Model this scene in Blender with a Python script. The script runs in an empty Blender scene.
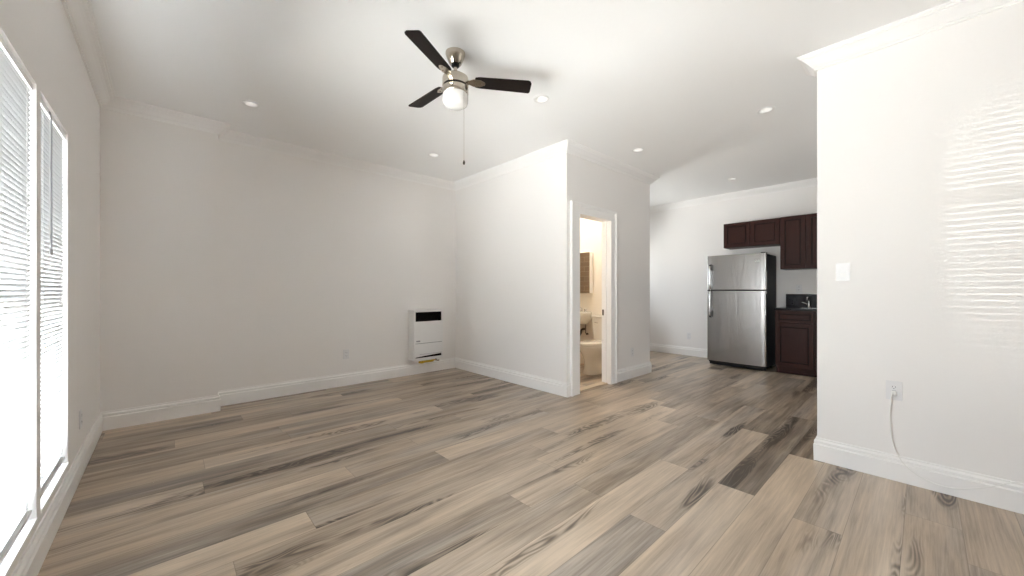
import bpy, math, random
from mathutils import Vector, Matrix
random.seed(7)
S = bpy.context.scene
COL = S.collection
PI = math.pi

# ------------------------------------------------------------------ camera, world, exposure
YAW = 47.4961
cam = bpy.data.cameras.new('camera'); cam.lens = 377.63 / 1024 * 36; cam.sensor_width = 36
cam.shift_y = 2.76 / 1024; cam.clip_start = .02
co = bpy.data.objects.new('camera', cam); COL.objects.link(co)
co.location = (0, 0, 1.2); co.rotation_euler = (PI / 2, 0, math.radians(YAW - 90)); S.camera = co

SKY_L, GROUND_L = 3.3, 4.7
w = bpy.data.worlds.new('overcast_sky'); S.world = w; w.use_nodes = True
wn = w.node_tree.nodes; wl = w.node_tree.links
bg = wn['Background']
wc = wn.new('ShaderNodeTexCoord'); ws = wn.new('ShaderNodeSeparateXYZ'); wl.new(wc.outputs['Generated'], ws.inputs[0])
def ramp(lo, hi, a, b):
    m = wn.new('ShaderNodeMapRange'); m.inputs['From Min'].default_value = lo; m.inputs['From Max'].default_value = hi
    m.inputs['To Min'].default_value = a; m.inputs['To Max'].default_value = b; wl.new(ws.outputs['Z'], m.inputs[0]); return m.outputs[0]
# white overcast sky above the horizon, bright sunlit pale ground below it
wm = wn.new('ShaderNodeMix'); wm.data_type = 'RGBA'; wl.new(ramp(-.04, .02, 0, 1), wm.inputs['Factor'])
wm.inputs['A'].default_value = (1, .975, .945, 1); wm.inputs['B'].default_value = (.90, .94, 1, 1)
wl.new(wm.outputs['Result'], bg.inputs[0]); wl.new(ramp(-.04, .02, GROUND_L, SKY_L), bg.inputs[1])

S.view_settings.view_transform = 'Standard'; S.view_settings.look = 'None'
S.view_settings.gamma = 1; S.view_settings.use_curve_mapping = False
S.view_settings.exposure = 3.3
try:
    S.cycles.use_denoising = True; S.cycles.use_adaptive_sampling = False
    S.cycles.max_bounces = 22; S.cycles.diffuse_bounces = 18; S.cycles.glossy_bounces = 4
    S.cycles.transparent_max_bounces = 12; S.cycles.transmission_bounces = 6
    S.cycles.sample_clamp_indirect = 60; S.cycles.caustics_reflective = False; S.cycles.caustics_refractive = False
except Exception:
    pass

def portal(loc, rot, sx, sy):
    l = bpy.data.lights.new('window_portal', 'AREA'); l.shape = 'RECTANGLE'; l.size = sx; l.size_y = sy
    l.cycles.is_portal = True
    o = bpy.data.objects.new('window_portal', l); COL.objects.link(o); o.location = loc; o.rotation_euler = rot

# room plan (metres; camera stands at the origin)
XL, YP, XP, YB, XB, YS, XR, XF, H = -.416, 4.765, .384, 4.95, 3.34, 2.727, 3.41, 7.15, 2.86
XBE, YN, YR, XR2, YK, YREAR, XL = 5.25, 5.0, .513, 3.53, -1.6, -2.3, -.416
XBI = 5.05      # inner face of the bathroom's far wall
PLAN = [(XL, YREAR), (XL, YP), (XP, YP), (XP, YB), (XB, YB), (XB, YS), (XBE, YS), (XBE, YN), (XF, YN), (XF, YK), (XR2, YK), (XR2, YR), (XR, YR), (XR, YREAR)]
WIN = [(2.69, 3.333, .2, 2.10), (1.36, 2.615, .2, 2.10), (.70, 1.27, .2, 1.8)]   # left wall openings y0,y1,z0,z1; the last is unseen, added for more light
for a, b, c, d in WIN:
    portal((XL - .16, (a + b) / 2, (c + d) / 2), (0, -PI / 2, 0), d - c, b - a)
portal((6.1, YN + .13, 1.55), (-PI / 2, 0, 0), .6, .9)
# added spot lamp for reflected sun, throws faint slat stripes on the right wall
gl = bpy.data.lights.new('sun_glint_spot', 'SPOT'); gl.energy = 650; gl.shadow_soft_size = .006; gl.spot_size = math.radians(14); gl.spot_blend = .5; gl.color = (1, .97, .92)
go = bpy.data.objects.new('sun_glint_spot', gl); COL.objects.link(go); go.location = (-6, 6.2, .35)
go.rotation_euler = (Vector((3.41, -1.45, 1.5)) - Vector((-6, 6.2, .35))).to_track_quat('-Z', 'Y').to_euler()
portal((4.5, YK - .13, 1.6), (PI / 2, 0, 0), .4, .6)

# ------------------------------------------------------------------ helpers
def tag(o, label=None, cat=None, group=None, kind=None):
    if label: o['label'] = label
    if cat: o['category'] = cat
    if group: o['group'] = group
    if kind: o['kind'] = kind
    return o

def thing(name, label, cat, loc=(0, 0, 0), rotz=0, group=None):
    o = bpy.data.objects.new(name, None); COL.objects.link(o); o.location = loc; o.rotation_euler = (0, 0, rotz)
    o.empty_display_size = .05
    return tag(o, label, cat, group)

def dup(o, parent=None):
    c = o.copy(); COL.objects.link(c); c.parent = parent
    for ch in list(o.children): dup(ch, c)
    return c

class MB:
    def __init__(s): s.v = []; s.f = []; s.sm = []
    def add(s, vs, fs, smooth=False, M=None):
        n = len(s.v)
        for p in vs:
            p = Vector(p)
            s.v.append(tuple(M @ p) if M is not None else tuple(p))
        for f in fs: s.f.append([i + n for i in f]); s.sm.append(smooth)
        return s
    def box(s, x0, y0, z0, x1, y1, z1, M=None, bev=0):
        if bev <= 0:
            v = [(x, y, z) for z in (z0, z1) for y in (y0, y1) for x in (x0, x1)]
            return s.add(v, [(0, 2, 3, 1), (4, 5, 7, 6), (0, 1, 5, 4), (2, 6, 7, 3), (0, 4, 6, 2), (1, 3, 7, 5)], False, M)
        import bmesh
        bm = bmesh.new(); bmesh.ops.create_cube(bm, size=1)
        for q in bm.verts:
            q.co = Vector(((x0 + x1) / 2 + q.co.x * (x1 - x0), (y0 + y1) / 2 + q.co.y * (y1 - y0), (z0 + z1) / 2 + q.co.z * (z1 - z0)))
        bmesh.ops.bevel(bm, geom=bm.edges[:], offset=bev, segments=2, profile=.5, affect='EDGES')
        bm.verts.index_update()
        vs = [q.co.copy() for q in bm.verts]; fs = [[q.index for q in f.verts] for f in bm.faces]; bm.free()
        return s.add(vs, fs, False, M)
    def lathe(s, prof, n=32, M=None, smooth=True, cap=True):
        # prof: list of (r, z)
        vs = []; fs = []
        for r, z in prof:
            for k in range(n):
                a = 2 * PI * k / n; vs.append((r * math.cos(a), r * math.sin(a), z))
        for i in range(len(prof) - 1):
            for k in range(n):
                a, b = i * n + k, i * n + (k + 1) % n
                fs.append((a, b, b + n, a + n))
        if cap and prof[0][0] > 1e-5: fs.append(tuple(reversed(range(n))))
        if cap and prof[-1][0] > 1e-5: fs.append(tuple(range((len(prof) - 1) * n, len(prof) * n)))
        return s.add(vs, fs, smooth, M)
    def loft(s, rings, smooth=True, cap=True, M=None):
        n = len(rings[0]); vs = [p for r in rings for p in r]; fs = []
        for i in range(len(rings) - 1):
            for k in range(n):
                a, b = i * n + k, i * n + (k + 1) % n
                fs.append((a, b, b + n, a + n))
        if cap: fs.append(tuple(reversed(range(n)))); fs.append(tuple(range((len(rings) - 1) * n, len(rings) * n)))
        return s.add(vs, fs, smooth, M)
    def tube(s, pts, r, n=10, smooth=True, cap=True):
        pts = [Vector(p) for p in pts]; rings = []
        t0 = (pts[1] - pts[0]).normalized()
        up = Vector((0, 0, 1)) if abs(t0.z) < .9 else Vector((1, 0, 0))
        u = t0.cross(up).normalized()
        for i, p in enumerate(pts):
            t = ((pts[min(i + 1, len(pts) - 1)] - pts[max(i - 1, 0)])).normalized()
            u = (u - t * u.dot(t)).normalized(); v = t.cross(u)
            rr = r[i] if isinstance(r, (list, tuple)) else r
            rings.append([p + (u * math.cos(2 * PI * k / n) + v * math.sin(2 * PI * k / n)) * rr for k in range(n)])
        return s.loft(rings, smooth, cap)
    def prism(s, pts, a, b, axis='z', M=None):
        # pts 2D outline; extruded a..b along axis
        def P(u, v, t): return {'z': (u, v, t), 'x': (t, u, v), 'y': (u, t, v)}[axis]
        n = len(pts)
        vs = [P(u, v, a) for u, v in pts] + [P(u, v, b) for u, v in pts]
        fs = [tuple(reversed(range(n))), tuple(range(n, 2 * n))] + [(k, (k + 1) % n, (k + 1) % n + n, k + n) for k in range(n)]
        return s.add(vs, fs, False, M)
    def build(s, name, m, parent=None, bevel=0, seg=2):
        import bmesh
        me = bpy.data.meshes.new(name); me.from_pydata(s.v, [], s.f); me.update()
        for p, q in zip(me.polygons, s.sm): p.use_smooth = q
        bm = bmesh.new(); bm.from_mesh(me); bmesh.ops.recalc_face_normals(bm, faces=bm.faces[:]); bm.to_mesh(me); bm.free()
        me.materials.append(m)
        o = bpy.data.objects.new(name, me); COL.objects.link(o)
        if parent: o.parent = parent
        if bevel:
            b = o.modifiers.new('bevel', 'BEVEL'); b.width = bevel; b.segments = seg; b.limit_method = 'ANGLE'; b.angle_limit = math.radians(40)
            b.harden_normals = False
        if any(s.sm) and not bevel:
            e = o.modifiers.new('split', 'EDGE_SPLIT'); e.split_angle = math.radians(38)
        return o

def catmull(P, n=8):
    P = [Vector(p) for p in P]; out = []
    for i in range(len(P) - 1):
        a, b, c, d = P[max(i - 1, 0)], P[i], P[i + 1], P[min(i + 2, len(P) - 1)]
        for k in range(n):
            t = k / n
            out.append(.5 * ((2 * b) + (c - a) * t + (2 * a - 5 * b + 4 * c - d) * t * t + (3 * b - a - 3 * c + d) * t ** 3))
    return out + [P[-1]]

def rrect(hx, hy, r, n=5, cx=0, cy=0):
    out = []
    for sx, sy, a0 in ((1, 1, 0), (-1, 1, 90), (-1, -1, 180), (1, -1, 270)):
        for k in range(n + 1):
            a = math.radians(a0 + 90 * k / n)
            out.append((cx + sx * (hx - r) + r * math.cos(a), cy + sy * (hy - r) + r * math.sin(a)))
    return out

# ------------------------------------------------------------------ materials
MATS = {}
def mat(name, col, rough=.5, metal=0, spec=.5, var=.03, vscale=3, bump=0, bscale=60, stretch=None, trans=0, emit=None, coat=0):
    m = bpy.data.materials.new(name); m.use_nodes = True; N = m.node_tree.nodes; L = m.node_tree.links
    b = N['Principled BSDF']; b.inputs['Roughness'].default_value = rough; b.inputs['Metallic'].default_value = metal
    b.inputs['Specular IOR Level'].default_value = spec; b.inputs['Coat Weight'].default_value = coat
    b.inputs['Transmission Weight'].default_value = trans
    tc = N.new('ShaderNodeTexCoord'); mp = N.new('ShaderNodeMapping'); L.new(tc.outputs['Object'], mp.inputs[0])
    if stretch: mp.inputs['Scale'].default_value = stretch
    nz = N.new('ShaderNodeTexNoise'); nz.inputs['Scale'].default_value = vscale; nz.inputs['Detail'].default_value = 4
    L.new(mp.outputs[0], nz.inputs['Vector'])
    rp = N.new('ShaderNodeMix'); rp.data_type = 'RGBA'
    c0 = [max(0, c * (1 - var)) for c in col]; c1 = [min(1, c * (1 + var)) for c in col]
    rp.inputs['A'].default_value = (*c0, 1); rp.inputs['B'].default_value = (*c1, 1)
    L.new(nz.outputs[0], rp.inputs['Factor']); L.new(rp.outputs['Result'], b.inputs['Base Color'])
    if bump:
        n2 = N.new('ShaderNodeTexNoise'); n2.inputs['Scale'].default_value = bscale; n2.inputs['Detail'].default_value = 3
        L.new(mp.outputs[0], n2.inputs['Vector'])
        bp = N.new('ShaderNodeBump'); bp.inputs['Strength'].default_value = bump; bp.inputs['Distance'].default_value = .002
        L.new(n2.outputs[0], bp.inputs['Height']); L.new(bp.outputs[0], b.inputs['Normal'])
    if emit:
        b.inputs['Emission Color'].default_value = (*emit[:3], 1); b.inputs['Emission Strength'].default_value = emit[3]
    MATS[name] = m
    return m

M_wall = mat('wall_paint', (.885, .870, .858), .55, var=.012, vscale=1.5, bump=.25, bscale=45, spec=.3)
M_ceil = mat('ceiling_paint', (.925, .928, .93), .8, var=.01, vscale=1, bump=.2, bscale=50, spec=.2)
M_trim = mat('trim_gloss_white', (.92, .915, .91), .35, var=.01, spec=.45)
M_white = mat('white_enamel', (.85, .85, .85), .3, var=.01)
M_plate = mat('white_plastic_plate', (.81, .81, .82), .3, var=.01)
M_black = mat('black_cavity', (.002, .0015, .0015), .6, var=.2, spec=.1)
M_dark = mat('black_plastic', (.006, .006, .008), .35, var=.1, spec=.3)
M_fridge_side = mat('black_textured_steel', (.003, .0035, .008), .42, var=.1, spec=.12, bump=.15, bscale=300)
M_nickel = mat('brushed_nickel', (.52, .47, .40), .22, 1, var=.05, vscale=8, stretch=(1, 1, 20))
M_chrome = mat('chrome', (.78, .78, .78), .08, 1, var=.02)
M_blade = mat('espresso_wood_blade', (.008, .005, .004), .5, var=.45, vscale=9, stretch=(1, 14, 1), spec=.2)
M_opal = mat('opal_glass', (.86, .85, .83), .18, var=.01, coat=.3)
M_lit = mat('lit_opal_lens', (.85, .84, .8), .3, var=0, emit=(1, .95, .86, .12))
M_brass = mat('yellow_gas_pipe', (.62, .42, .05), .35, .4, var=.15, vscale=30)
M_granite = mat('black_granite', (.004, .004, .006), .14, var=.6, vscale=90, spec=.14)
M_porc = mat('porcelain', (.82, .79, .73), .12, var=.01, coat=.5)
M_cord = mat('white_cord', (.84, .84, .82), .4, var=.01)
M_bathwall = mat('bathroom_wall_paint', (.82, .77, .69), .5, var=.012, vscale=1.5)
M_thresh = mat('beige_threshold', (.60, .50, .38), .4, var=.1, vscale=10)
M_grey = mat('grey_print_and_shade', (.32, .32, .34), .4, var=.02)
M_rust = mat('pipe_metal', (.10, .085, .07), .35, .9, var=.2)
M_conc = mat('pale_concrete', (.70, .69, .67), .9, var=.08, vscale=2)

def stainless():
    m = mat('stainless_steel', (.33, .32, .315), .27, 1, var=.06, vscale=3, stretch=(60, 60, 1))
    N = m.node_tree.nodes; L = m.node_tree.links; b = N['Principled BSDF']
    tc = N.new('ShaderNodeTexCoord'); mp = N.new('ShaderNodeMapping'); mp.inputs['Scale'].default_value = (1, 6, .7)
    L.new(tc.outputs['Object'], mp.inputs[0])
    nz = N.new('ShaderNodeTexNoise'); nz.inputs['Scale'].default_value = 1.5; nz.inputs['Detail'].default_value = 1.5; nz.inputs['Distortion'].default_value = .6
    L.new(mp.outputs[0], nz.inputs['Vector'])
    bp = N.new('ShaderNodeBump'); bp.inputs['Strength'].default_value = .34; bp.inputs['Distance'].default_value = .012
    L.new(nz.outputs[0], bp.inputs['Height']); L.new(bp.outputs[0], b.inputs['Normal'])
    b.inputs['Anisotropic'].default_value = .5
    return m
M_steel = stainless()

def cabinet_wood():
    m = mat('espresso_maple', (.036, .0095, .0065), .42, var=.35, vscale=5, stretch=(1, 9, 1), spec=.22)
    return m
M_cab = cabinet_wood()
M_cab_groove = mat('espresso_groove', (.006, .003, .0025), .6, var=.2, spec=.2)

def slat_mat():
    m = bpy.data.materials.new('white_vinyl_slat'); m.use_nodes = True; N = m.node_tree.nodes; L = m.node_tree.links
    out = N['Material Output']; N.remove(N['Principled BSDF'])
    d = N.new('ShaderNodeBsdfPrincipled'); d.inputs['Base Color'].default_value = (.60, .61, .62, 1); d.inputs['Roughness'].default_value = .35
    t = N.new('ShaderNodeBsdfTranslucent'); t.inputs[0].default_value = (.86, .88, .92, 1)
    x = N.new('ShaderNodeMixShader'); x.inputs[0].default_value = .03
    L.new(d.outputs[0], x.inputs[1]); L.new(t.outputs[0], x.inputs[2]); L.new(x.outputs[0], out.inputs[0])
    return m
M_slat = slat_mat()

def glass_mat():
    m = bpy.data.materials.new('clear_window_glass'); m.use_nodes = True; N = m.node_tree.nodes; L = m.node_tree.links
    out = N['Material Output']; N.remove(N['Principled BSDF'])
    t = N.new('ShaderNodeBsdfTransparent'); t.inputs[0].default_value = (.95, .97, .97, 1)
    g = N.new('ShaderNodeBsdfGlossy'); g.inputs['Roughness'].default_value = .02
    fr = N.new('ShaderNodeFresnel'); fr.inputs[0].default_value = 1.45
    x = N.new('ShaderNodeMixShader'); L.new(fr.outputs[0], x.inputs[0]); L.new(t.outputs[0], x.inputs[1]); L.new(g.outputs[0], x.inputs[2])
    L.new(x.outputs[0], out.inputs[0])
    return m
M_glass = glass_mat()

def tile_mat():
    m = mat('beige_shower_tile', (.34, .26, .18), .25, var=.1)
    N = m.node_tree.nodes; L = m.node_tree.links; b = N['Principled BSDF']
    tc = N.new('ShaderNodeTexCoord'); sp = N.new('ShaderNodeSeparateXYZ'); cb = N.new('ShaderNodeCombineXYZ'); ad = N.new('ShaderNodeMath')
    L.new(tc.outputs['Object'], sp.inputs[0]); L.new(sp.outputs['X'], ad.inputs[0]); L.new(sp.outputs['Y'], ad.inputs[1])
    L.new(ad.outputs[0], cb.inputs['X']); L.new(sp.outputs['Z'], cb.inputs['Y'])
    br = N.new('ShaderNodeTexBrick'); br.offset = .5; br.inputs['Color1'].default_value = (.32, .24, .17, 1); br.inputs['Color2'].default_value = (.28, .21, .15, 1)
    br.inputs['Mortar'].default_value = (.46, .40, .33, 1); br.inputs['Scale'].default_value = 1; br.inputs['Brick Width'].default_value = .3
    br.inputs['Row Height'].default_value = .1; br.inputs['Mortar Size'].default_value = .003
    L.new(cb.outputs[0], br.inputs['Vector']); L.new(br.outputs[0], b.inputs['Base Color'])
    return m
M_tile = tile_mat()

def plank_mat():
    m = bpy.data.materials.new('oak_vinyl_planks'); m.use_nodes = True; N = m.node_tree.nodes; L = m.node_tree.links
    b = N['Principled BSDF']
    def nd(t, **k):
        n = N.new(t)
        for a, v in k.items(): setattr(n, a, v)
        return n
    def math_(op, a, bb=None, c=None, clamp=False):
        n = nd('ShaderNodeMath', operation=op, use_clamp=clamp)
        for i, q in enumerate((a, bb, c)):
            if q is None: continue
            if isinstance(q, (int, float)): n.inputs[i].default_value = q
            else: L.new(q, n.inputs[i])
        return n.outputs[0]
    at = nd('ShaderNodeAttribute', attribute_name='plank'); sp = nd('ShaderNodeSeparateColor'); L.new(at.outputs['Color'], sp.inputs[0])
    tone, seed, warm = sp.outputs[0], sp.outputs[1], sp.outputs[2]
    uv = nd('ShaderNodeUVMap', uv_map='UVMap'); su = nd('ShaderNodeSeparateXYZ'); L.new(uv.outputs[0], su.inputs[0])
    u, v = su.outputs[0], su.outputs[1]          # metres along / across the plank
    off = math_('MULTIPLY', seed, 41.0)
    def vec(su_, sv_, extra=0.0):
        c = nd('ShaderNodeCombineXYZ'); L.new(math_('MULTIPLY', u, su_), c.inputs[0]); L.new(math_('MULTIPLY', v, sv_), c.inputs[1])
        L.new(math_('ADD', off, extra), c.inputs[2]); return c.outputs[0]
    def noise(vc, scale, det=4, dist=0.0, rough=.55):
        n = nd('ShaderNodeTexNoise'); n.inputs['Scale'].default_value = scale; n.inputs['Detail'].default_value = det
        n.inputs['Distortion'].default_value = dist; n.inputs['Roughness'].default_value = rough; L.new(vc, n.inputs['Vector']); return n.outputs[0]
    fine = noise(vec(3.0, 85), 1.0, 6, .4, .65)           # fibres
    band = noise(vec(.9, 9, 3.1), 1.0, 3, .8)        # broad colour bands along the plank
    patch = noise(vec(1.6, 4, 9.7), 1.3, 2, .2)
    # heartwood ring figure: distorted contour lines, kept to one streak of the plank
    fig = noise(vec(1.3, 7.0, 5.5), 1.0, 2, .5)
    ring = math_('SINE', math_('MULTIPLY', fig, 120.0))
    ring = math_('MULTIPLY_ADD', ring, .5, .5)
    mask = noise(vec(.75, 5.5, 17.3), 1.0, 1, .2)
    mr = nd('ShaderNodeMapRange'); mr.inputs['From Min'].default_value = .59; mr.inputs['From Max'].default_value = .68; L.new(mask, mr.inputs[0])
    streak = mr.outputs[0]
    t = math_('MULTIPLY_ADD', math_('SUBTRACT', fine, .5), .72, math_('MULTIPLY_ADD', tone, .66, .20))
    t = math_('MULTIPLY_ADD', math_('SUBTRACT', band, .5), 1.0, t)
    t = math_('MULTIPLY_ADD', math_('SUBTRACT', patch, .5), .30, t)
    dk = math_('MULTIPLY', streak, math_('MULTIPLY_ADD', ring, .48, .12))
    t = math_('SUBTRACT', t, dk, clamp=True)
    cr = nd('ShaderNodeValToRGB'); L.new(t, cr.inputs[0]); e = cr.color_ramp.elements
    e[0].position = 0; e[0].color = (.080, .057, .040, 1); e[1].position = 1; e[1].color = (.68, .55, .415, 1)
    k = e.new(.35); k.color = (.255, .196, .142, 1); k = e.new(.62); k.color = (.45, .358, .268, 1)
    gr = nd('ShaderNodeMix', data_type='RGBA'); L.new(cr.outputs[0], gr.inputs['A'])
    hs = nd('ShaderNodeHueSaturation'); hs.inputs['Saturation'].default_value = .45; L.new(cr.outputs[0], hs.inputs['Color']); L.new(hs.outputs[0], gr.inputs['B'])
    gm = nd('ShaderNodeMapRange'); gm.inputs['From Min'].default_value = .4; gm.inputs['From Max'].default_value = .65; L.new(noise(vec(.8, 6, 27.0), 1.0, 2), gm.inputs[0])
    L.new(math_('MULTIPLY', math_('MULTIPLY', gm.outputs[0], .65), math_('SUBTRACT', 1.0, warm)), gr.inputs['Factor'])
    # seams
    ed = math_('MINIMUM', math_('MINIMUM', v, math_('SUBTRACT', .2, v)), math_('MINIMUM', u, math_('SUBTRACT', 1.87, u)))
    sm = nd('ShaderNodeMapRange'); sm.inputs['From Min'].default_value = .0004; sm.inputs['From Max'].default_value = .0022; L.new(ed, sm.inputs[0])
    mx = nd('ShaderNodeMix', data_type='RGBA', blend_type='MULTIPLY'); mx.inputs['Factor'].default_value = 1
    sc = nd('ShaderNodeMapRange'); sc.inputs['To Min'].default_value = .6; L.new(sm.outputs[0], sc.inputs[0])
    L.new(gr.outputs['Result'], mx.inputs['A']); L.new(sc.outputs[0], mx.inputs['B']); L.new(mx.outputs['Result'], b.inputs['Base Color'])
    L.new(math_('MULTIPLY_ADD', fine, .14, .26), b.inputs['Roughness'])
    b.inputs['Specular IOR Level'].default_value = .55
    bp = nd('ShaderNodeBump'); bp.inputs['Strength'].default_value = .12; bp.inputs['Distance'].default_value = .0015
    L.new(math_('ADD', math_('MULTIPLY', fine, .5), sm.outputs[0]), bp.inputs['Height']); L.new(bp.outputs[0], b.inputs['Normal'])
    return m
M_floor = plank_mat()

# ------------------------------------------------------------------ structure
def struct(o, label, cat='wall'):
    return tag(o, label, cat, kind='structure')

# floor: every plank its own face; lane -> (known joint x, {plank index: tone})
LANES = {
 -3: (1.9, {}), -2: (2.6, {0: .6, 1: .65}), -1: (2.94, {0: .65, 1: .6}), 0: (3.398, {0: .78, -1: .6}), 1: (2.447, {0: .78, 1: .66}),
 2: (3.38, {0: .86, 1: .18, -1: .6}), 3: (2.54, {0: .92, 1: .22, 2: .42}), 4: (1.835, {0: .55, 1: .68, 2: .30, 3: .5}),
 5: (2.595, {0: .98, 1: .62, 2: .38, -1: .6}), 6: (1.87, {0: .62, 1: .40, 2: .50, 3: .45}), 7: (1.487, {0: .30, 1: .66, 2: .5}),
 8: (1.94, {0: .74, 1: .84, 2: .45}), 9: (2.09, {0: .62, 1: .80, 2: .55}), 10: (.56, {0: .80, 1: .62, 2: .75}), 11: (1.479, {0: .34, 1: .82, 2: .6}),
 12: (.9, {0: .7, 1: .66, 2: .6}), 13: (1.45, {0: .66, 1: .70, 2: .5}), 14: (.17, {0: .84, 1: .42, 2: .62}), 15: (1.47, {0: .34, 1: .55}),
 16: (2.065, {0: .94, 1: .45}), 17: (.75, {0: .40, 1: .46}), 18: (2.6, {0: .48}), 19: (1.92, {0: .84, 1: .48}), 20: (.9, {0: .36, 1: .5}),
 21: (2.4, {0: .5}), 22: (1.49, {0: .76, 1: .42}), 23: (2.2, {0: .5}),
}
def build_floor():
    vs = []; fs = []; uvs = []; cols = []
    rnd = random.Random(11); PL = 1.87
    X0, X1, Y0, Y1 = -.6, 7.35, -2.5, 5.2
    i = math.floor((Y0 - .07) / .2)
    while .07 + .2 * i < Y1:
        y0 = .07 + .2 * i; y1 = y0 + .2
        jx, tones = LANES.get(i, (rnd.uniform(0, PL), {}))
        k = math.floor((X0 - jx) / PL)
        while jx + PL * k < X1:
            a = jx + PL * k; c = a + PL; idx = k + 1     # plank idx 0 ends at jx
            tone = tones.get(idx, rnd.choice((.35, .45, .5, .6, .7, .8)))
            seed = rnd.random(); warm = rnd.choice((.15, .5, .9))
            xa, xc, ya, yc = max(a, X0), min(c, X1), max(y0, Y0), min(y1, Y1)
            if xc > xa and yc > ya:
                n = len(vs); vs += [(xa, ya, 0), (xc, ya, 0), (xc, yc, 0), (xa, yc, 0)]; fs.append((n, n + 1, n + 2, n + 3))
                uvs += [(xa - a, ya - y0), (xc - a, ya - y0), (xc - a, yc - y0), (xa - a, yc - y0)]; cols += [(tone, seed, warm, 1)] * 4
            k += 1
        i += 1
    me = bpy.data.meshes.new('floor'); me.from_pydata(vs, [], fs); me.update()
    ul = me.uv_layers.new(name='UVMap'); ca = me.color_attributes.new('plank', 'FLOAT_COLOR', 'CORNER')
    ul = me.uv_layers['UVMap']; ca = me.color_attributes['plank']
    for q in range(len(me.loops)): ul.data[q].uv = uvs[q]; ca.data[q].color = cols[q]
    me.materials.append(M_floor)
    o = bpy.data.objects.new('floor', me); COL.objects.link(o)
    return o
struct(build_floor(), 'grey-brown oak plank floor running through both rooms', 'floor')
LIGHTS = [(.558, 4.042), (2.394, 2.24), (2.417, 4.049), (4.063, .981), (4.104, 2.279), (6.199, 1.927)]
def ceiling_mesh():
    b = MB(); q = .047; ys = sorted([-2.6, 5.3] + [y + d for _, y in LIGHTS for d in (-q, q)])
    for y0, y1 in zip(ys[:-1], ys[1:]):
        m = (y0 + y1) / 2; xs = [-.7] + sorted(x + d for x, y in LIGHTS if abs(y - m) < q for d in (-q, q)) + [7.4]
        for k in range(0, len(xs), 2): b.box(xs[k], y0, H, xs[k + 1], y1, H + .1)
    b.box(-.7, -2.6, H + .1, 7.4, 5.3, H + .12)
    return b
struct(ceiling_mesh().build('ceiling', M_ceil), 'smooth white ceiling with recessed lights', 'ceiling')

def wall(name, axis, c0, c1, a0, a1, openings=(), m=M_wall, label=''):
    """axis 'x': wall lies along X (c0..c1 are y faces); openings (s0,s1,z0,z1) along the wall."""
    b = MB(); cuts = sorted(set([a0, a1] + [q for o in openings for q in o[:2]])); Z0 = -.15
    for s0, s1 in zip(cuts[:-1], cuts[1:]):
        mid = (s0 + s1) / 2; ops = [o for o in openings if o[0] < mid < o[1]]
        spans = [(Z0, H)] if not ops else [(Z0, ops[0][2]), (ops[0][3], H)]
        for z0, z1 in spans:
            if z1 - z0 < 1e-4: continue
            if axis == 'x': b.box(s0, c0, z0, s1, c1, z1)
            else: b.box(c0, s0, z0, c1, s1, z1)
    return struct(b.build(name, m), label or name.replace('_', ' '))

wall('wall_left', 'y', XL - .16, XL, YREAR - .12, YP, WIN, label='off-white window wall on the left')
wall('wall_pilaster', 'x', YP, YB + .12, XL - .16, XP, label='shallow projecting wall bay beside the window wall')
wall('wall_back', 'x', YB, YB + .12, XP, XBE - .2, label='off-white back wall behind the white heater')
wall('wall_bathroom_front', 'y', XB, XB + .12, YS, YB, label='bright wall face between back wall and bathroom door')
DX0, DX1, DZ = 3.555, 4.20, 2.095
wall('wall_bathroom_door', 'x', YS, YS + .12, XB + .12, XBE - .2, [(DX0 - .02, DX1 + .02, -.15, DZ + .02)], label='shaded wall with the bathroom doorway')
wall('wall_bathroom_far', 'y', XBI, XBE, YS, YN + .12, label='bathroom wall behind the toilet')
wall('wall_nook', 'x', YN, YN + .12, XBE, XF + .14, [(5.8, 6.4, 1.1, 2.0)], label='window wall of the recess beyond the bathroom')
wall('wall_far', 'y', XF, XF + .14, YK - .12, YN, label='far kitchen wall behind the refrigerator')
wall('wall_kitchen_rear', 'x', YK - .12, YK, XR2, XF, [(4.3, 4.7, 1.3, 1.9)], label='kitchen rear wall hidden behind the right wall, with an added window')
wall('wall_right', 'y', XR, XR2, YREAR - .12, YR, label='near right wall ending in a free corner')
wall('wall_rear', 'x', YREAR - .12, YREAR, XL, XR, label='wall behind the viewpoint')

# thin warm paint skins inside the bathroom
bb = MB(); e = .004
bb.box(XB + .12, YS + .12, 0, XB + .12 + e, YB, H)
bb.box(XBI - e, YS + .12, 0, XBI, YB, H)
bb.box(XB + .12 + e, YB - e, 0, XBI - e, YB, H)
bb.box(DX1 + .02, YS + .12, 0, XBI - e, YS + .12 + e, H); bb.box(XB + .12 + e, YS + .12, 0, DX0 - .02, YS + .12 + e, H); bb.box(DX0 - .02, YS + .12, DZ + .02, DX1 + .02, YS + .12 + e, H)
struct(bb.build('wall_bathroom_inner', M_bathwall), 'cream painted bathroom interior walls')
# tiled shower end, seen in the mirror
tb = MB(); tb.box(XB + .124, 3.95, 0, XB + .15, YB - .004, 2.2); tb.box(XB + .15, YB - .03, 0, XBI - .004, YB - .004, 2.2)
struct(tb.build('wall_shower_tile', M_tile), 'beige tiled shower walls in the bathroom')

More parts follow.
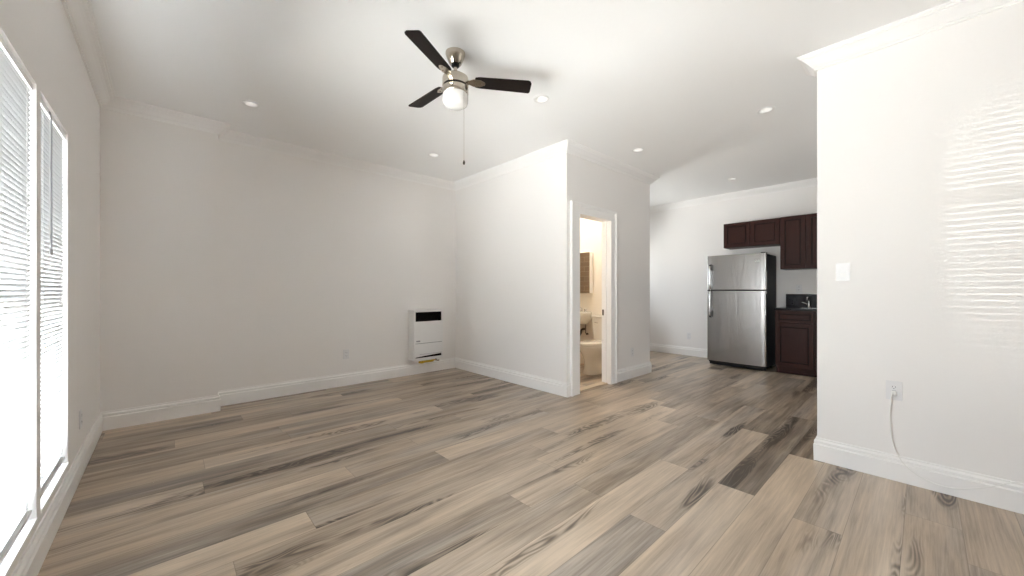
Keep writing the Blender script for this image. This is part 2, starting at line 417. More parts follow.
# ---- mouldings swept along the plan
NP = len(PLAN)
def inward(i):
    a, b = Vector(PLAN[i]), Vector(PLAN[(i + 1) % NP]); d = (b - a).normalized(); return Vector((d.y, -d.x)), d
def mitre(j):
    n1, _ = inward((j - 1) % NP); n2, _ = inward(j); return (n1 + n2) / (1 + n1.dot(n2))
def run(mb, i, prof, s0=None, s1=None):
    """profile (offset, z) along edge i; s0/s1 cut the run square at a distance from the edge's start"""
    n, d = inward(i); a, b = Vector(PLAN[i]), Vector(PLAN[(i + 1) % NP]); ma, mb_ = mitre(i), mitre((i + 1) % NP)
    r0 = []; r1 = []
    for o, z in prof:
        p = (a + ma * o) if s0 is None else (a + d * s0 + n * o)
        q = (b + mb_ * o) if s1 is None else (a + d * s1 + n * o)
        r0.append((p.x, p.y, z)); r1.append((q.x, q.y, z))
    mb.loft([r0, r1], smooth=False)
CR = [(0, H - .098), (.012, H - .098), (.014, H - .086), (.022, H - .084), (.022, H - .079), (.034, H - .068), (.052, H - .046), (.070, H - .030), (.074, H - .030), (.074, H - .024), (.084, H - .020), (.088, H - .010), (.098, H - .010), (.098, H), (0, H)]
BS = [(0, 0), (.017, 0), (.020, .112), (.012, .120), (.016, .124), (.016, .138), (.007, .148), (.007, .160), (0, .160)]
names = ['left', 'pilaster', 'pilaster_return', 'back', 'bathroom_front', 'bathroom_door', 'recess', 'nook', 'far', 'kitchen_rear', 'kitchen_right', 'corner_end', 'right', 'rear']
for i, nm in enumerate(names):
    c = MB(); run(c, i, CR)
    struct(c.build('trim_%d' % (i + 1), M_trim), 'white stepped crown moulding along the %s wall' % nm.replace('_', ' '), 'moulding')
    c = MB()
    if nm == 'bathroom_door':
        run(c, i, BS, None, 3.393 - XB); run(c, i, BS, 4.322 - XB, None)
    elif nm == 'far':
        run(c, i, BS, None, YN - 2.30)
    else: run(c, i, BS)
    struct(c.build('baseboard_%s' % nm, M_trim), 'white stepped baseboard along the %s wall' % nm.replace('_', ' '), 'baseboard')

# ---- bathroom doorway: casing, jamb, threshold
def casing_prof(wd):   # (distance from opening edge, proud)
    return [(0, 0), (0, .020), (.006, .024), (wd - .040, .024), (wd - .036, .030), (wd - .022, .030), (wd - .018, .036), (wd - .002, .036), (wd, .032), (wd, 0)]
def casing(wl_, wr_, wt):
    b = MB(); pl, pr, pt = casing_prof(wl_), casing_prof(wr_), casing_prof(wt)
    r = [[(DX0 - a, YS - p, 0) for a, p in pl], [(DX0 - a, YS - p, DZ + t[0]) for (a, p), t in zip(pl, pt)],
         [(DX1 + a, YS - p, DZ + t[0]) for (a, p), t in zip(pr, pt)], [(DX1 + a, YS - p, 0) for a, p in pr]]
    b.loft(r, smooth=False)
    return b
struct(casing(.162, .125, .13).build('trim_15', M_trim), 'white stepped casing around the bathroom doorway', 'door casing')
j = MB(); t = .02
j.box(DX0 - t, YS, 0, DX0, YS + .12, DZ + t); j.box(DX1, YS, 0, DX1 + t, YS + .12, DZ + t); j.box(DX0, YS, DZ, DX1, YS + .12, DZ + t)
j.box(DX1 - .010, YS + .045, 0, DX1, YS + .08, DZ); j.box(DX0, YS + .045, 0, DX0 + .010, YS + .08, DZ)
jo = struct(j.build('trim_16', M_trim), 'white door jamb lining the bathroom doorway', 'door jamb')
MB().box(DX1 - .0025, YS + .088, .88, DX1 + .001, YS + .112, .955).build('strike_plate', M_rust, jo)
struct(MB().box(DX0, YS + .03, 0, DX1, YS + .12, .014, bev=.004).build('trim_17', M_thresh), 'beige threshold strip under the bathroom doorway', 'threshold')

# ------------------------------------------------------------------ windows and blinds
def window_left(idx, y0, y1, z0, z1):
    f = MB(); x0, x1 = XL - .155, XL - .10; w_ = .045
    f.box(x0, y0, z0, x1, y0 + w_, z1); f.box(x0, y1 - w_, z0, x1, y1, z1); f.box(x0, y0 + w_, z0, x1, y1 - w_, z0 + w_); f.box(x0, y0 + w_, z1 - w_, x1, y1 - w_, z1)
    zm = z0 + (z1 - z0) * .5; f.box(x0 + .01, y0 + w_, zm - .02, x1 - .005, y1 - w_, zm + .02)
    o = struct(f.build('window_%d' % idx, M_white, bevel=.003), 'white framed sash window, number %d from the far corner' % idx, 'window')
    MB().box(XL - .132, y0 + w_, z0 + w_, XL - .128, y1 - w_, z1 - w_).build('window_pane', M_glass, o)
for k, q in enumerate(WIN): window_left(k + 1, *q)  # the third is the added, unseen opening
def window_x(idx, y, x0, x1, z0, z1, s):
    f = MB(); ya, yb = sorted((y + s * .06, y + s * .11)); w_ = .045
    f.box(x0, ya, z0, x0 + w_, yb, z1); f.box(x1 - w_, ya, z0, x1, yb, z1); f.box(x0 + w_, ya, z0, x1 - w_, yb, z0 + w_); f.box(x0 + w_, ya, z1 - w_, x1 - w_, yb, z1)
    o = struct(f.build('window_%d' % idx, M_white), 'white framed window %s' % ('of the recess beyond the bathroom', 'added unseen in the kitchen for light', 'behind the viewpoint')[idx - 5], 'window')
    MB().box(x0 + w_, ya + .02, z0 + w_, x1 - w_, ya + .024, z1 - w_).build('window_pane', M_glass, o)
window_x(5, YN, 5.8, 6.4, 1.1, 2.0, 1); window_x(6, YK, 4.3, 4.7, 1.3, 1.9, -1)  # the kitchen one is unseen, added to let in daylight
# sill ledges of the near windows
for k, (a, b, c, d) in enumerate(WIN):
    struct(MB().box(XL - .10, a + .001, c - .004, XL + .004, b - .001, c + .012).build('window_%d_sill' % (k + 1), M_trim), 'white inner ledge of window %d' % (k + 1), 'window sill')

def blind(y0, y1, ztop, zbot, label, wand=None, tilt=-60, xc=XL - .022):
    t = thing('window_blind', label, 'blinds', (xc, (y0 + y1) / 2, zbot))
    hy = (y1 - y0) / 2; hz = ztop - zbot
    MB().box(-.014, -hy, hz - .028, .014, hy, hz, bev=.002).build('headrail', M_white, t)
    s = MB(); pitch = .0215; z = .03; k = 0; tl = math.radians(tilt); w2 = .0127
    rr = random.Random(3)
    while z < hz - .035:
        # slightly crowned slat: 3 strips with thickness
        tt = tl + rr.uniform(-.05, .05); sag = .002 * math.sin(z * 3)
        pts = []
        for q in range(5):
            a = -w2 + 2 * w2 * q / 4; c = .0022 * (1 - (a / w2) ** 2)
            pts.append((a * math.cos(tt) - c * math.sin(tt), -a * math.sin(tt) + c * math.cos(tt)))
        # room-side (+x) edge tips down
        prof = [(p[0], p[1]) for p in pts] + [(p[0], p[1] - .0007) for p in reversed(pts)]
        e = .004 * rr.random()
        s.loft([[(px, -hy + e, z + pz + sag) for px, pz in prof], [(px, hy - e, z + pz + sag) for px, pz in prof]], smooth=False)
        z += pitch if z > .075 else .012
    s.build('slats', M_slat, t)
    MB().box(-.012, -hy, .004, .012, hy, .018, bev=.002).build('bottom_rail', M_white, t)
    for yy in (-hy + .09, hy - .09):
        c = MB()
        for xx in (-.0135, .0135): c.tube([(xx, yy, .015), (xx, yy, hz - .02)], .0007, 5)
        c.box(-.0135, yy - .0006, .016, .0135, yy + .0006, .017); c.build('ladder_cord', M_cord, t)
    if wand is not None:
        wd = MB(); yy = wand - (y0 + y1) / 2
        wd.tube([(.018, yy, hz - .02), (.024, yy, hz - .05), (.024, yy, hz - .69)], .0035, 8); wd.lathe([(.005, -.03), (.0055, -.005), (.0035, 0)], 8, Matrix.Translation((.024, yy, hz - .69)))
        wd.build('tilt_wand', M_grey, t)
    return t
blind(2.70, 3.325, 2.094, .235, 'narrow white slatted blind with tilt wand, nearest the room corner', wand=2.885)
blind(1.37, 2.605, 2.094, .235, 'wide white slatted blind cut by the left picture edge', wand=None, tilt=-53)

# ------------------------------------------------------------------ ceiling fan
def fan():
    t = thing('ceiling_fan', 'three-bladed brushed nickel ceiling fan with opal light', 'ceiling fan', (1.491, 2.212, H))
    MB().lathe([(.0, 0), (.068, 0), (.068, -.012), (.062, -.03), (.045, -.072), (.036, -.082), (.0, -.082)], 40).build('canopy', M_nickel, t)
    MB().lathe([(.013, -.08), (.013, -.16)], 20).build('downrod', M_nickel, t)
    MB().lathe([(.020, -.077), (.027, -.085), (.027, -.094), (.018, -.102), (.013, -.102)], 24).build('hanger_collar', M_dark, t)
    b = MB(); b.lathe([(.018, -.135), (.030, -.142), (.05, -.158), (.078, -.166), (.088, -.174), (.090, -.184), (.090, -.232), (.080, -.236)], 48)
    mh = b.build('motor_housing', M_nickel, t)
    MB().lathe([(.083, -.230), (.083, -.246)], 40).build('dark_band', M_dark, mh)
    MB().lathe([(.070, -.244), (.088, -.245), (.090, -.250), (.090, -.285), (.086, -.291), (.07, -.291)], 48).build('light_collar', M_nickel, t)
    MB().lathe([(.084, -.288), (.088, -.296), (.0885, -.33), (.088, -.342), (.082, -.360), (.066, -.371), (.034, -.377), (.0, -.379)], 48).build('glass_shade', M_opal, t)
    # blades
    for ang in (208.5, 326.5, 93):
        R = Matrix.Rotation(math.radians(ang), 4, 'Z') @ Matrix.Translation((0, 0, -.196)) @ Matrix.Rotation(math.radians(-12), 4, 'X')
        L0, L1 = .135, .538; out = []
        def hw(x): 
            u = (x - L0) / (L1 - L0); return .050 + .010 * u
        xs = [L0 + (L1 - L0) * k / 12 for k in range(13)]
        top = [(x, hw(x)) for x in xs]; bot = [(x, -hw(x)) for x in xs]
        top = [(L0, .030), (L0 + .004, .044)] + top[1:-1] + [(L1 - .012, hw(L1)), (L1 - .003, hw(L1) - .006), (L1, hw(L1) - .018)]
        bot = [(L0, -.030), (L0 + .004, -.044)] + bot[1:-1] + [(L1 - .030, -hw(L1)), (L1 - .012, -hw(L1) + .008), (L1 - .002, -hw(L1) + .026)]
        pts = top + list(reversed(bot))
        bl = MB().prism(pts, 0, .006, 'z', R).build('blade', M_blade, t)
        ir = MB()
        ir.prism([(.055, -.018), (.10, -.020), (.125, -.034), (.175, -.030), (.205, -.014), (.21, 0), (.205, .014), (.175, .030), (.125, .034), (.10, .020), (.055, .018)], -.005, 0, 'z', R)
        for px, py in ((.145, .018), (.145, -.018), (.185, 0)):
            ir.lathe([(.005, -.005), (.004, -.008), (.0, -.008)], 10, R @ Matrix.Translation((px, py, 0)))
        ir.build('blade_iron', M_nickel, bl, bevel=.0015)
    # pull chain
    yw = math.radians(YAW); px = .066 * math.sin(yw) - .064 * math.cos(yw); py = -.066 * math.cos(yw) - .064 * math.sin(yw)
    c = MB().tube([(px * .95, py * .95, -.262), (px * 1.03, py * 1.03, -.272), (px * 1.03, py * 1.03, -.775)], .0011, 6)
    ch = c.build('pull_chain', M_nickel, t)
    MB().lathe([(.0, 0), (.004, -.004), (.0075, -.014), (.008, -.022), (.005, -.03), (.0, -.032)], 16, Matrix.Translation((px * 1.03, py * 1.03, -.770))).build('pull_knob', M_rust, ch)
    return t
fan()

# ------------------------------------------------------------------ recessed lights
def rlight(x, y, label):
    t = thing('recessed_light', label, 'ceiling light', (x, y, H), 0, 'recessed ceiling lights')
    MB().lathe([(.046, 0), (.048, -.003), (.054, -.005), (.066, -.005), (.071, -.001), (.071, 0)], 40, cap=False).build('trim_ring', M_white, t)
    MB().lathe([(.046, 0), (.043, .030), (.040, .055)], 36, cap=False).build('baffle', M_white, t)
    MB().lathe([(.0, .046), (.030, .047), (.041, .052), (.041, .056), (.0, .056)], 36).build('lens', M_lit, t)
    return t
L0 = rlight(.558, 4.042, 'recessed ceiling light above the projecting wall bay, leftmost')
for x, y, lb in [(2.394, 2.24, 'recessed ceiling light just right of the ceiling fan blade'), (2.417, 4.049, 'recessed ceiling light nearest the heater corner'),
                 (4.063, .981, 'recessed ceiling light nearest the free corner of the right wall'), (4.104, 2.279, 'recessed ceiling light just in front of the bathroom doorway wall'),
                 (6.199, 1.927, 'recessed ceiling light in front of the kitchen cabinets')]:
    c = dup(L0); c.location = (x, y, H); c['label'] = lb

# ------------------------------------------------------------------ outlets and switch
def plate(name, label, cat, loc, rz, kind, group=None):
    """plate built facing local -y"""
    t = thing(name, label, cat, loc, rz, group)
    MB().box(-.037, -.006, -.060, .037, 0, .060, bev=.0025).build('cover_plate', M_plate, t)
    if kind == 'outlet':
        for dz in (-.021, .021):
            b = MB(); b.loft([[(x, -.006, z + dz) for x, z in rrect(.0165, .0140, .008)], [(x, -.0085, z + dz) for x, z in rrect(.0160, .0135, .008)]], smooth=False)
            r = b.build('receptacle', M_plate, t)
            s = MB(); s.box(-.0075, -.0090, dz - .001, -.0055, -.0084, dz + .008); s.box(.0055, -.0090, dz - .001, .0075, -.0084, dz + .007); s.lathe([(.0022, 0), (.0022, .0006)], 10, Matrix.Translation((0, -.0084, dz - .007)) @ Matrix.Rotation(PI / 2, 4, 'X'))
            s.build('slots', M_black, r)
    else:
        MB().box(-.0175, -.0085, -.034, .0175, -.006, .034, bev=.001).build('rocker', M_plate, t)
        MB().prism([(-.034, -.003), (-.034, -.010), (.034, -.006), (.034, -.003)], -.015, .015, 'x', Matrix(((1,0,0,0),(0,0,1,0),(0,1,0,0),(0,0,0,1)))).build('paddle', M_white, t)
    return t
plate('wall_outlet', 'white outlet low on the back wall, left of the heater', 'outlet', (1.683, YB, .398), 0, 'outlet', 'wall outlets')
plate('wall_outlet', 'white outlet low on the wall right of the bathroom doorway', 'outlet', (4.749, YS, .354), 0, 'outlet', 'wall outlets')
plate('wall_outlet', 'white outlet low on the far wall left of the refrigerator', 'outlet', (XF, 2.945, .361), PI / 2 * -1, 'outlet', 'wall outlets')
plate('wall_outlet', 'white outlet low on the window wall near the corner', 'outlet', (XL, 3.745, .358), PI / 2, 'outlet', 'wall outlets')
plate('wall_outlet', 'white outlet above the black kitchen backsplash', 'outlet', (XF, 1.294, 1.235), -PI / 2, 'outlet', 'wall outlets')
plate('wall_outlet', 'white outlet with a white cord plugged in, on the right wall', 'outlet', (XR, .129, .567), -PI / 2, 'outlet', 'wall outlets')
plate('light_switch', 'white rocker light switch near the right wall free corner', 'light switch', (XR, .374, 1.328), -PI / 2, 'switch')

# power cord
def unp(x, y, X):
    f = 377.63; c, s = math.cos(math.radians(YAW)), math.sin(math.radians(YAW)); u = (x - 512) / f
    r = (c + s * u, s - c * u, -(y - 290.76) / f); k = X / r[0]; return (X, r[1] * k, 1.2 + r[2] * k)
pc = thing('power_cord', 'thin white power cord looping down from the right wall outlet', 'power cord', (XR, .129, .55))
def loc(p): return (p[0] - XR, p[1] - .129, p[2] - .55)
path = [unp(892.5, 393.5, XR - .030), unp(891, 399, XR - .034), unp(890, 416, XR - .025), unp(893, 443, XR - .022), unp(904, 464, XR - .022), unp(924, 479, XR - .024), unp(949, 487.8, XR - .024), unp(976.6, 488.3, XR - .023), unp(999, 485.5, XR - .022), unp(1024, 483, XR - .021), (XR - .022, -.55, .15), (XR - .03, -.8, .06), (XR - .03, -1.1, .004), (XR - .10, -1.5, .004)]
MB().tube([loc(p) for p in catmull(path, 8)], .0026, 8).build('cable', M_cord, pc)
pm = MB(); pm.box(-.030, -.011, -.010, -.009, .011, .016, bev=.003)
pm.build('plug', M_cord, pc)
MB().box(-.0115, -.008, .012, -.0085, .008, .018).build('plug_shadow_gap', M_grey, pc)

# ------------------------------------------------------------------ wall heater
def heater():
    x0, x1, yf, z0, z1 = 2.537, 3.004, 4.78, .222, .928
    t = thing('wall_heater', 'white direct-vent gas wall heater with dark top grille', 'heater', ((x0 + x1) / 2, YB, z0))
    hx = (x1 - x0) / 2; hz = z1 - z0; d = YB - yf
    # casing with top opening: built as a shell around the opening
    b = MB(); fx = -hx + .012
    ox0, ox1, oz0, oz1 = -hx + .026, hx - .022, hz - .162, hz - .030
    sx0, sx1, sz0, sz1 = ox0, ox1 , .032, .074
    yb, yfr = -.003, -d
    b.box(-hx, yfr + .02, 0, hx, yb, hz, bev=.006)                         # back body
    # front skin in pieces round the two openings
    def fb(xa, za, xb, zb): b.box(xa, yfr, za, xb, yfr + .022, zb)
    fb(-hx, 0, ox0, hz); fb(ox1, 0, hx, hz); fb(ox0, oz1, ox1, hz); fb(ox0, sz1, ox1, oz0); fb(ox0, 0, ox1, sz0)
    cs = b.build('casing', M_white, t, bevel=.003)
    g = MB(); g.box(ox0, yfr + .014, oz0, ox1, yfr + .0195, oz1)
    gr = g.build('top_grille', M_black, t)
    s = MB()
    for k in range(9): z = oz0 + .012 + k * .0125; s.box(ox0, yfr + .008, z, ox1, yfr + .013, z + .0015)
    s.build('louvre_bars', M_black, gr)
    MB().box(sx0, yfr + .014, sz0, sx1, yfr + .0195, sz1).build('lower_slot', M_black, t)
    MB().prism([(sx0, sz1), (sx1, sz1), (sx1, sz1 - .004), (sx0 + .12, sz0 + .022), (sx0, sz0 + .012)], yfr + .002, yfr + .008, 'y').build('deflector_flap', M_white, t)
    MB().box(ox0 - .012, yfr - .004, .240, ox1 + .006, yfr + .001, oz0 - .012, bev=.002).build('front_panel', M_white, t)
    MB().box(ox0 - .004, yfr - .003, .076, ox1 + .002, yfr + .001, .232, bev=.0015).build('lower_panel', M_white, t)
    MB().box(ox0 + .06, yfr - .0042, .080, ox1, yfr - .002, .084).build('panel_lip', M_grey, t)
    MB().box(ox0 - .004, yfr - .0015, .2325, ox1 + .002, yfr + .001, .2395).build('panel_seam_shade', M_grey, t)  # grey strip stands in for the shaded gap between the panels
    lg = MB(); 
    for k in range(5): lg.box(ox0 + .008 + k * .012, yfr - .0055, .260, ox0 + .018 + k * .012, yfr - .0035, .280)
    lg.build('badge', M_grey, t)
    MB().box(-hx + .05, yfr + .015, -.012, hx - .12, yb - .03, .002).build('underside_tray', M_white, t)
    p = MB(); zz = -.034
    p.tube(catmull([(-.13, -.12, zz + .004), (-.08, -.125, zz - .006), (-.02, -.115, zz + .004), (.04, -.12, zz - .002), (.10, -.12, zz + .008), (.13, -.10, zz + .012)], 6), .017, 10)
    for k in range(10): p.lathe([(.021, -.004), (.021, .004)], 12, Matrix.Translation((-.11 + k * .022, -.12, zz + .002)) @ Matrix.Rotation(PI / 2, 4, 'Y'))
    p.build('gas_pipe', M_brass, t)
    v = MB(); v.tube([(.135, -.10, -.005), (.145, -.10, -.030), (.175, -.10, -.045), (.20, -.10, -.05)], .008, 10)
    v.lathe([(.014, -.01), (.016, 0), (.014, .012)], 14, Matrix.Translation((.150, -.10, -.030)) @ Matrix.Rotation(PI / 2, 4, 'X'))
    v.box(.185, -.106, -.052, .21, -.094, -.040)
    v.build('gas_valve', M_nickel, t)
    return t
heater()

# ------------------------------------------------------------------ cabinets (fronts face -x; local: x=0 front face plane, +x to the wall)
def panel_door(y0, y1, z0, z1, parent, name='door', fr=.055):
    """shaker door with a recessed raised panel, on the plane x = 0 facing -x"""
    g = .0015; y0 += g; y1 -= g; z0 += g; z1 -= g; th = .020
    d = MB()
    d.box(-th, y0, z0, 0, y0 + fr, z1); d.box(-th, y1 - fr, z0, 0, y1, z1); d.box(-th, y0 + fr, z0, 0, y1 - fr, z0 + fr); d.box(-th, y0 + fr, z1 - fr, 0, y1 - fr, z1)
    o = d.build(name, M_cab, parent, bevel=.0015)
    MB().box(-th + .011, y0 + fr, z0 + fr, -.002, y1 - fr, z1 - fr).build('groove', M_cab_groove, o)
    i = .011
    MB().box(-th + .004, y0 + fr + i, z0 + fr + i, -.004, y1 - fr - i, z1 - fr - i, bev=.003).build('panel', M_cab, o)
    return o
def cabinet(name, label, x, y0, y1, z0, z1, fronts, toe=None, group=None, hollow=False):
    t = thing(name, label, 'cabinet', (x, (y0 + y1) / 2, z0), 0, group); yc = (y0 + y1) / 2; D = XF - .002 - x
    b = MB(); zb = 0
    if toe: b.box(.075, y0 - yc, 0, D, y1 - yc, toe); zb = toe
    if hollow:
        w2 = (y1 - y0) / 2; b.box(0, -w2, zb, .018, w2, z1 - z0); b.box(D - .018, -w2, zb, D, w2, z1 - z0); b.box(.018, -w2, zb, D - .018, -w2 + .018, z1 - z0); b.box(.018, w2 - .018, zb, D - .018, w2, z1 - z0); b.box(.018, -w2 + .018, zb, D - .018, w2 - .018, zb + .018)
    else: b.box(0, y0 - yc, zb, D, y1 - yc, z1 - z0)
    b.build('body', M_cab, t, bevel=.001)
    for kind, a, c, e, f in fronts:
        panel_door(a - yc, c - yc, e - z0, f - z0, t, kind, .055 if kind == 'door' else .034)
    return t
cabinet('wall_cabinet', 'short dark brown two-door wall cabinet above the refrigerator', 6.83, 1.468, 2.245, 1.905, 2.302,
        [('door', 1.862, 2.245, 1.905, 2.302), ('door', 1.468, 1.856, 1.905, 2.302)])
cabinet('wall_cabinet', 'tall dark brown wall cabinet above the kitchen counter', 6.82, .84, 1.460, 1.522, 2.304,
        [('door', 1.155, 1.460, 1.522, 2.304), ('door', .84, 1.145, 1.522, 2.304)])
cabinet('base_cabinet', 'dark brown base cabinet beside the refrigerator, drawer over door', 6.57, .45, 1.470, 0, .920,
        [('drawer', 1.02, 1.462, .748, .905), ('door', 1.02, 1.462, .115, .740), ('drawer', .465, 1.005, .748, .905), ('door', .465, 1.005, .115, .740)], toe=.105, hollow=True)
# countertop with a sink cut-out
SX0, SX1, SY0, SY1 = 6.66, 7.04, .60, 1.17
c = MB(); cz0, cz1 = .921, .951
c.box(6.535, .45, cz0, SX0, 1.476, cz1); c.box(SX1, .45, cz0, XF - .002, 1.476, cz1); c.box(SX0, SY1, cz0, SX1, 1.476, cz1); c.box(SX0, .45, cz0, SX1, SY0, cz1)
tag(c.build('countertop', M_granite), 'black polished granite countertop on the base cabinets', 'countertop')
tag(MB().box(XF - .024, .45, .952, XF - .002, 1.456, 1.150, bev=.002).build('backsplash', M_granite), 'black polished granite backsplash strip behind the counter', 'backsplash')
sk = thing('kitchen_sink', 'stainless steel kitchen sink set in the black countertop', 'sink', ((SX0 + SX1) / 2, (SY0 + SY1) / 2, cz1))
hx, hy = (SX1 - SX0) / 2, (SY1 - SY0) / 2
b = MB(); R_ = lambda a, q, z, r: [(x, y, z) for x, y in rrect(hx + a, hy + q, r)]
b.loft([R_(.018, .018, .001, .03), R_(.018, .018, .005, .03), R_(-.004, -.004, .006, .03), R_(-.012, -.012, -.004, .035), R_(-.025, -.025, -.17, .05), R_(-.028, -.028, -.175, .05)], smooth=False)
b.build('basin', M_steel, sk)
MB().lathe([(.0, .001), (.03, .003), (.04, .0)], 20, Matrix.Translation((0, 0, -.172))).build('drain', M_chrome, sk)
fc = thing('kitchen_faucet', 'chrome kitchen faucet behind the stainless sink', 'faucet', (7.085, 1.165, cz1 + .001))
MB().lathe([(.028, 0), (.026, .010), (.018, .016), (.016, .06), (.012, .065)], 24).build('base', M_chrome, fc)
MB().tube(catmull([(0, 0, .05), (0, 0, .10), (-.02, .0, .135), (-.07, 0, .150), (-.13, 0, .135), (-.16, 0, .105)], 8), .010, 12).build('spout', M_chrome, fc)
MB().tube([(0, .018, .045), (.0, .05, .06), (0, .085, .075)], [.008, .007, .006], 10).build('lever', M_chrome, fc)

# ------------------------------------------------------------------ refrigerator
def fridge():
    y0, y1, z1 = 1.572, 2.392, 1.762; yc = (y0 + y1) / 2; hw = (y1 - y0) / 2; xf = 6.50
    t = thing('refrigerator', 'stainless steel top-freezer refrigerator with black sides', 'refrigerator', (xf, yc, 0))
    MB().box(.072, -hw + .004, .045, 7.10 - xf, hw - .004, z1 - .012, bev=.005).build('body', M_fridge_side, t)
    zs = 1.208
    def dr(name, za, zb):
        b = MB(); n = 14
        pf = []
        for k in range(n + 1):
            y = -hw + 2 * hw * k / n; u = y / hw
            pf.append((.012 * (u * u) + (.010 if abs(u) > .999 else 0), y))
        pts = pf + [(.066, hw), (.066, -hw)]
        b.prism(pts, za, zb)
        b.sm = [False] * len(b.sm)
        return b.build(name, M_steel, t, bevel=.003)
    fz = dr('freezer_door', zs + .008, z1); fd = dr('refrigerator_door', .075, zs - .008)
    MB().box(.012, -hw + .003, zs - .009, .07, hw - .003, zs + .009).build('door_gap', M_black, t)
    # edge trims
    for par, za, zb in ((fz, zs + .006, z1 - .002), (fd, .078, zs - .006)):
        e_ = MB(); e_.box(.004, -hw - .004, za, .050, -hw + .020, zb, bev=.006); e_.build('edge_strip', M_chrome, par)
    def handle(par, za, zb, flip):
        yy = hw - .060; L = [(0.0, za), (-.030, za + .02), (-.044, za + .07), (-.048, (za + zb) / 2), (-.044, zb - .07), (-.030, zb - .02), (0.0, zb)]
        if flip: L = L
        b = MB(); pts = catmull([(x + .004, yy, z) for x, z in L], 5)
        b.tube(pts, .0125, 10); h = b.build('handle', M_chrome, par)
        c_ = MB()
        zz = za + .0 if flip else zb - .0
        end = zb if flip else za
        c_.box(-.040, yy - .014, min(end, end + (-.09 if flip else .09)), .006, yy + .014, max(end, end + (-.09 if flip else .09)), bev=.006)
        c_.build('handle_cap', M_dark, h)
    handle(fz, zs + .012, zs + .012 + .40, True)
    handle(fd, zs - .012 - .42, zs - .012, False)
    # hinge cover on top
    MB().box(.015, -hw + .01, z1 - .006, .14, -hw + .07, z1 + .012, bev=.004).build('hinge_cover', M_dark, t)
    MB().box(.060, -hw + .02, .012, .11, hw - .02, .072, bev=.004).build('kick_grille', M_dark, t)
    for yy in (-hw + .07, hw - .07):
        MB().lathe([(.020, 0), (.022, .006), (.010, .012), (.010, .05)], 16, Matrix.Translation((.10, yy, 0))).build('foot', M_chrome, t)
    for yy in (-hw + .06, hw - .06):
        MB().lathe([(.020, 0), (.022, .006), (.010, .012), (.010, .05)], 16, Matrix.Translation((.50, yy, 0))).build('foot', M_dark, t)
    # maker's mark: round emblem and two letters
    lx = .0025; ly = -hw + .10; lz = z1 - .115
    lg = MB(); lg.lathe([(.0135, -.002), (.0135, .001)], 20, Matrix.Translation((lx, ly + .035, lz)) @ Matrix.Rotation(PI / 2, 4, 'Y'))
    lg.box(lx - .003, ly + .010, lz - .011, lx + .001, ly + .013, lz + .011); lg.box(lx - .003, ly + .000, lz - .011, lx + .001, ly + .011, lz - .008)
    lg.box(lx - .003, ly - .008, lz - .011, lx + .001, ly - .005, lz + .011); lg.box(lx - .003, ly - .020, lz - .011, lx + .001, ly - .007, lz - .008); lg.box(lx - .003, ly - .020, lz + .008, lx + .001, ly - .007, lz + .011)
    lg.box(lx - .003, ly - .020, lz - .011, lx + .001, ly - .017, lz + .000); lg.box(lx - .003, ly - .020, lz - .002, lx + .001, ly - .012, lz + .001)
    lg.build('emblem', M_white, fz)
fridge()

# ------------------------------------------------------------------ bathroom fixtures
def ell(cx, cy, hx, hy, z, n=28, p=2.0, back=None):
    out = []
    for k in range(n):
        a = 2 * PI * k / n; c_, s_ = math.cos(a), math.sin(a)
        x = cx + hx * math.copysign(abs(c_) ** (2 / p), c_); y = cy + hy * math.copysign(abs(s_) ** (2 / p), s_)
        if back is not None and x > back: x = back
        out.append((x, y, z))
    return out
def toilet():
    t = thing('toilet', 'cream-white porcelain toilet seen through the bathroom doorway', 'toilet', (XBI - .004, 3.27, 0))
    b = MB()
    b.loft([ell(-.42, 0, .20, .115, 0, p=2.6), ell(-.42, 0, .20, .112, .03, p=2.6), ell(-.42, 0, .185, .095, .10, p=2.4), ell(-.43, 0, .185, .092, .20, p=2.3),
            ell(-.45, 0, .205, .115, .28), ell(-.465, 0, .235, .158, .345), ell(-.47, 0, .25, .178, .385), ell(-.47, 0, .252, .182, .405), ell(-.47, 0, .245, .176, .412)])
    b.build('bowl', M_porc, t)
    MB().box(-.26, -.12, .28, -.03, .12, .40, bev=.02).build('deck', M_porc, t)
    s = MB(); s.loft([ell(-.47, 0, .252, .184, .413, back=-.255), ell(-.47, 0, .256, .188, .420, back=-.252), ell(-.47, 0, .256, .188, .430, back=-.252), ell(-.47, 0, .250, .183, .436, back=-.255)])
    s.build('seat', M_porc, t)
    s = MB(); s.loft([ell(-.47, 0, .250, .183, .437, back=-.245), ell(-.47, 0, .254, .186, .442, back=-.243), ell(-.47, 0, .252, .185, .452, back=-.243), ell(-.47, 0, .235, .17, .458, back=-.25)])
    s.build('lid', M_porc, t)
    k = MB(); rr = lambda hx_, hy_, z, r=.03: [(x - .110, y, z) for x, y in rrect(hx_, hy_, r)]
    k.loft([rr(.080, .165, .402), rr(.086, .175, .43), rr(.092, .190, .60), rr(.096, .198, .785)])
    k.build('tank', M_porc, t)
    k = MB(); k.loft([rr(.100, .206, .786), rr(.104, .210, .792), rr(.104, .210, .815), rr(.098, .204, .824)]); k.build('tank_lid', M_porc, t)
    MB().tube([(-.205, .13, .72), (-.222, .13, .72), (-.222, .07, .712)], .006, 8).build('flush_lever', M_chrome, t)
toilet()
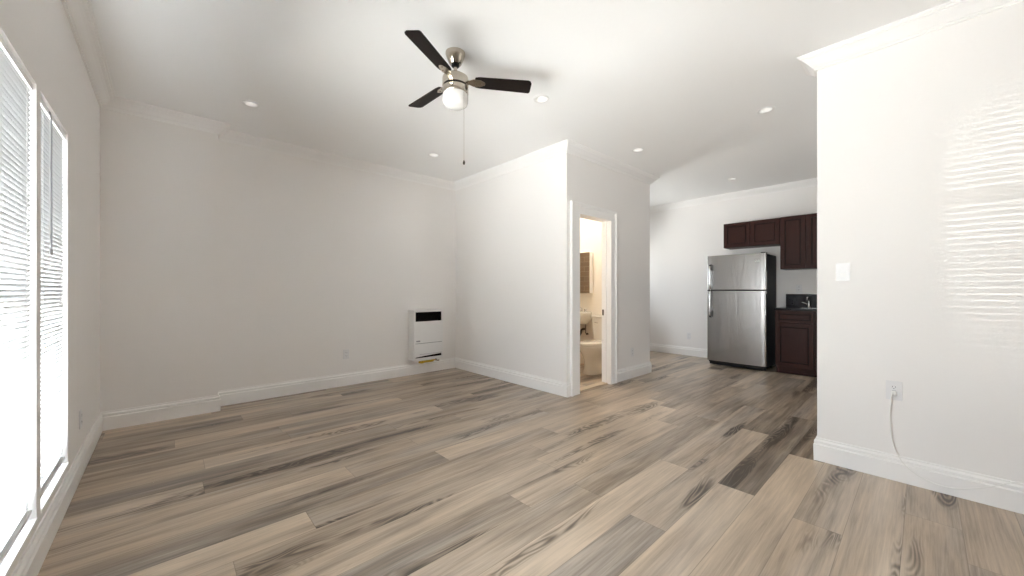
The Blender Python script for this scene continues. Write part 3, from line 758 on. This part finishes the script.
def basin():
    t = thing('wall_sink', 'wall-hung porcelain bathroom sink with exposed trap', 'sink', (XBI - .004, 3.77, 0))
    D = lambda hx_, hy_, z, cx=-.21: [(min(x, -.001), y, z) for x, y, _ in ell(cx, 0, hx_, hy_, 0, p=3.0)]
    b = MB(); b.loft([D(.10, .12, .66, -.12), D(.15, .16, .69, -.15), D(.20, .21, .76, -.19), D(.212, .232, .82), D(.214, .236, .858), D(.208, .230, .866), D(.165, .19, .864, -.215), D(.15, .17, .82, -.22), D(.10, .11, .76, -.22), D(.02, .02, .745, -.22)])
    b.build('basin', M_porc, t)
    f = MB(); f.lathe([(.024, 0), (.022, .01), (.012, .016), (.012, .05), (0, .055)], 18, Matrix.Translation((-.045, 0, .864))); f.tube(catmull([(-.045, 0, .895), (-.08, 0, .93), (-.13, 0, .925), (-.15, 0, .90)], 5), .009, 10)
    for s in (-.07, .07): f.lathe([(.018, 0), (.016, .02), (.022, .025), (.02, .042), (0, .044)], 16, Matrix.Translation((-.045, s, .864)))
    f.build('faucet', M_chrome, t)
    p = MB(); p.tube(catmull([(-.22, 0, .72), (-.22, 0, .60), (-.20, 0, .50), (-.14, -.01, .475), (-.10, -.02, .52), (-.09, -.02, .56), (-.05, -.02, .575), (-.004, -.02, .575)], 6), .017, 12)
    p.build('trap', M_rust, t)
    p = MB(); p.tube([(-.08, -.10, .74), (-.08, -.10, .52), (-.004, -.10, .50)], .006, 8); p.lathe([(.016, -.012), (.016, .012)], 12, Matrix.Translation((-.04, -.10, .505)) @ Matrix.Rotation(PI / 2, 4, 'Y'))
    p.build('supply_line', M_rust, t)
basin()
mc = thing('medicine_cabinet', 'mirrored medicine cabinet above the bathroom sink', 'mirror', (XBI - .004, 3.80, 1.165))
MB().box(-.09, -.215, 0, 0, .215, .645).build('box', M_white, mc, bevel=.002)
MB().box(-.098, -.22, -.003, -.091, .22, .648, bev=.001).build('mirror_door', mat('mirror_glass', (.82, .80, .76), .02, 1, var=0), mc)
# bathroom ceiling lamp (above the doorway's head, lights the room warm)
bl = thing('bathroom_ceiling_lamp', 'round opal lamp on the bathroom ceiling', 'ceiling lamp', (4.25, 3.75, H))
MB().lathe([(.15, 0), (.15, -.02), (.14, -.03)], 36).build('base', M_white, bl)
MB().lathe([(.138, -.025), (.135, -.05), (.10, -.085), (.05, -.10), (0, -.104)], 36).build('shade', mat('lit_opal_shade', (.85, .8, .7), .3, var=0, emit=(1, .93, .82, 12.0)), bl)
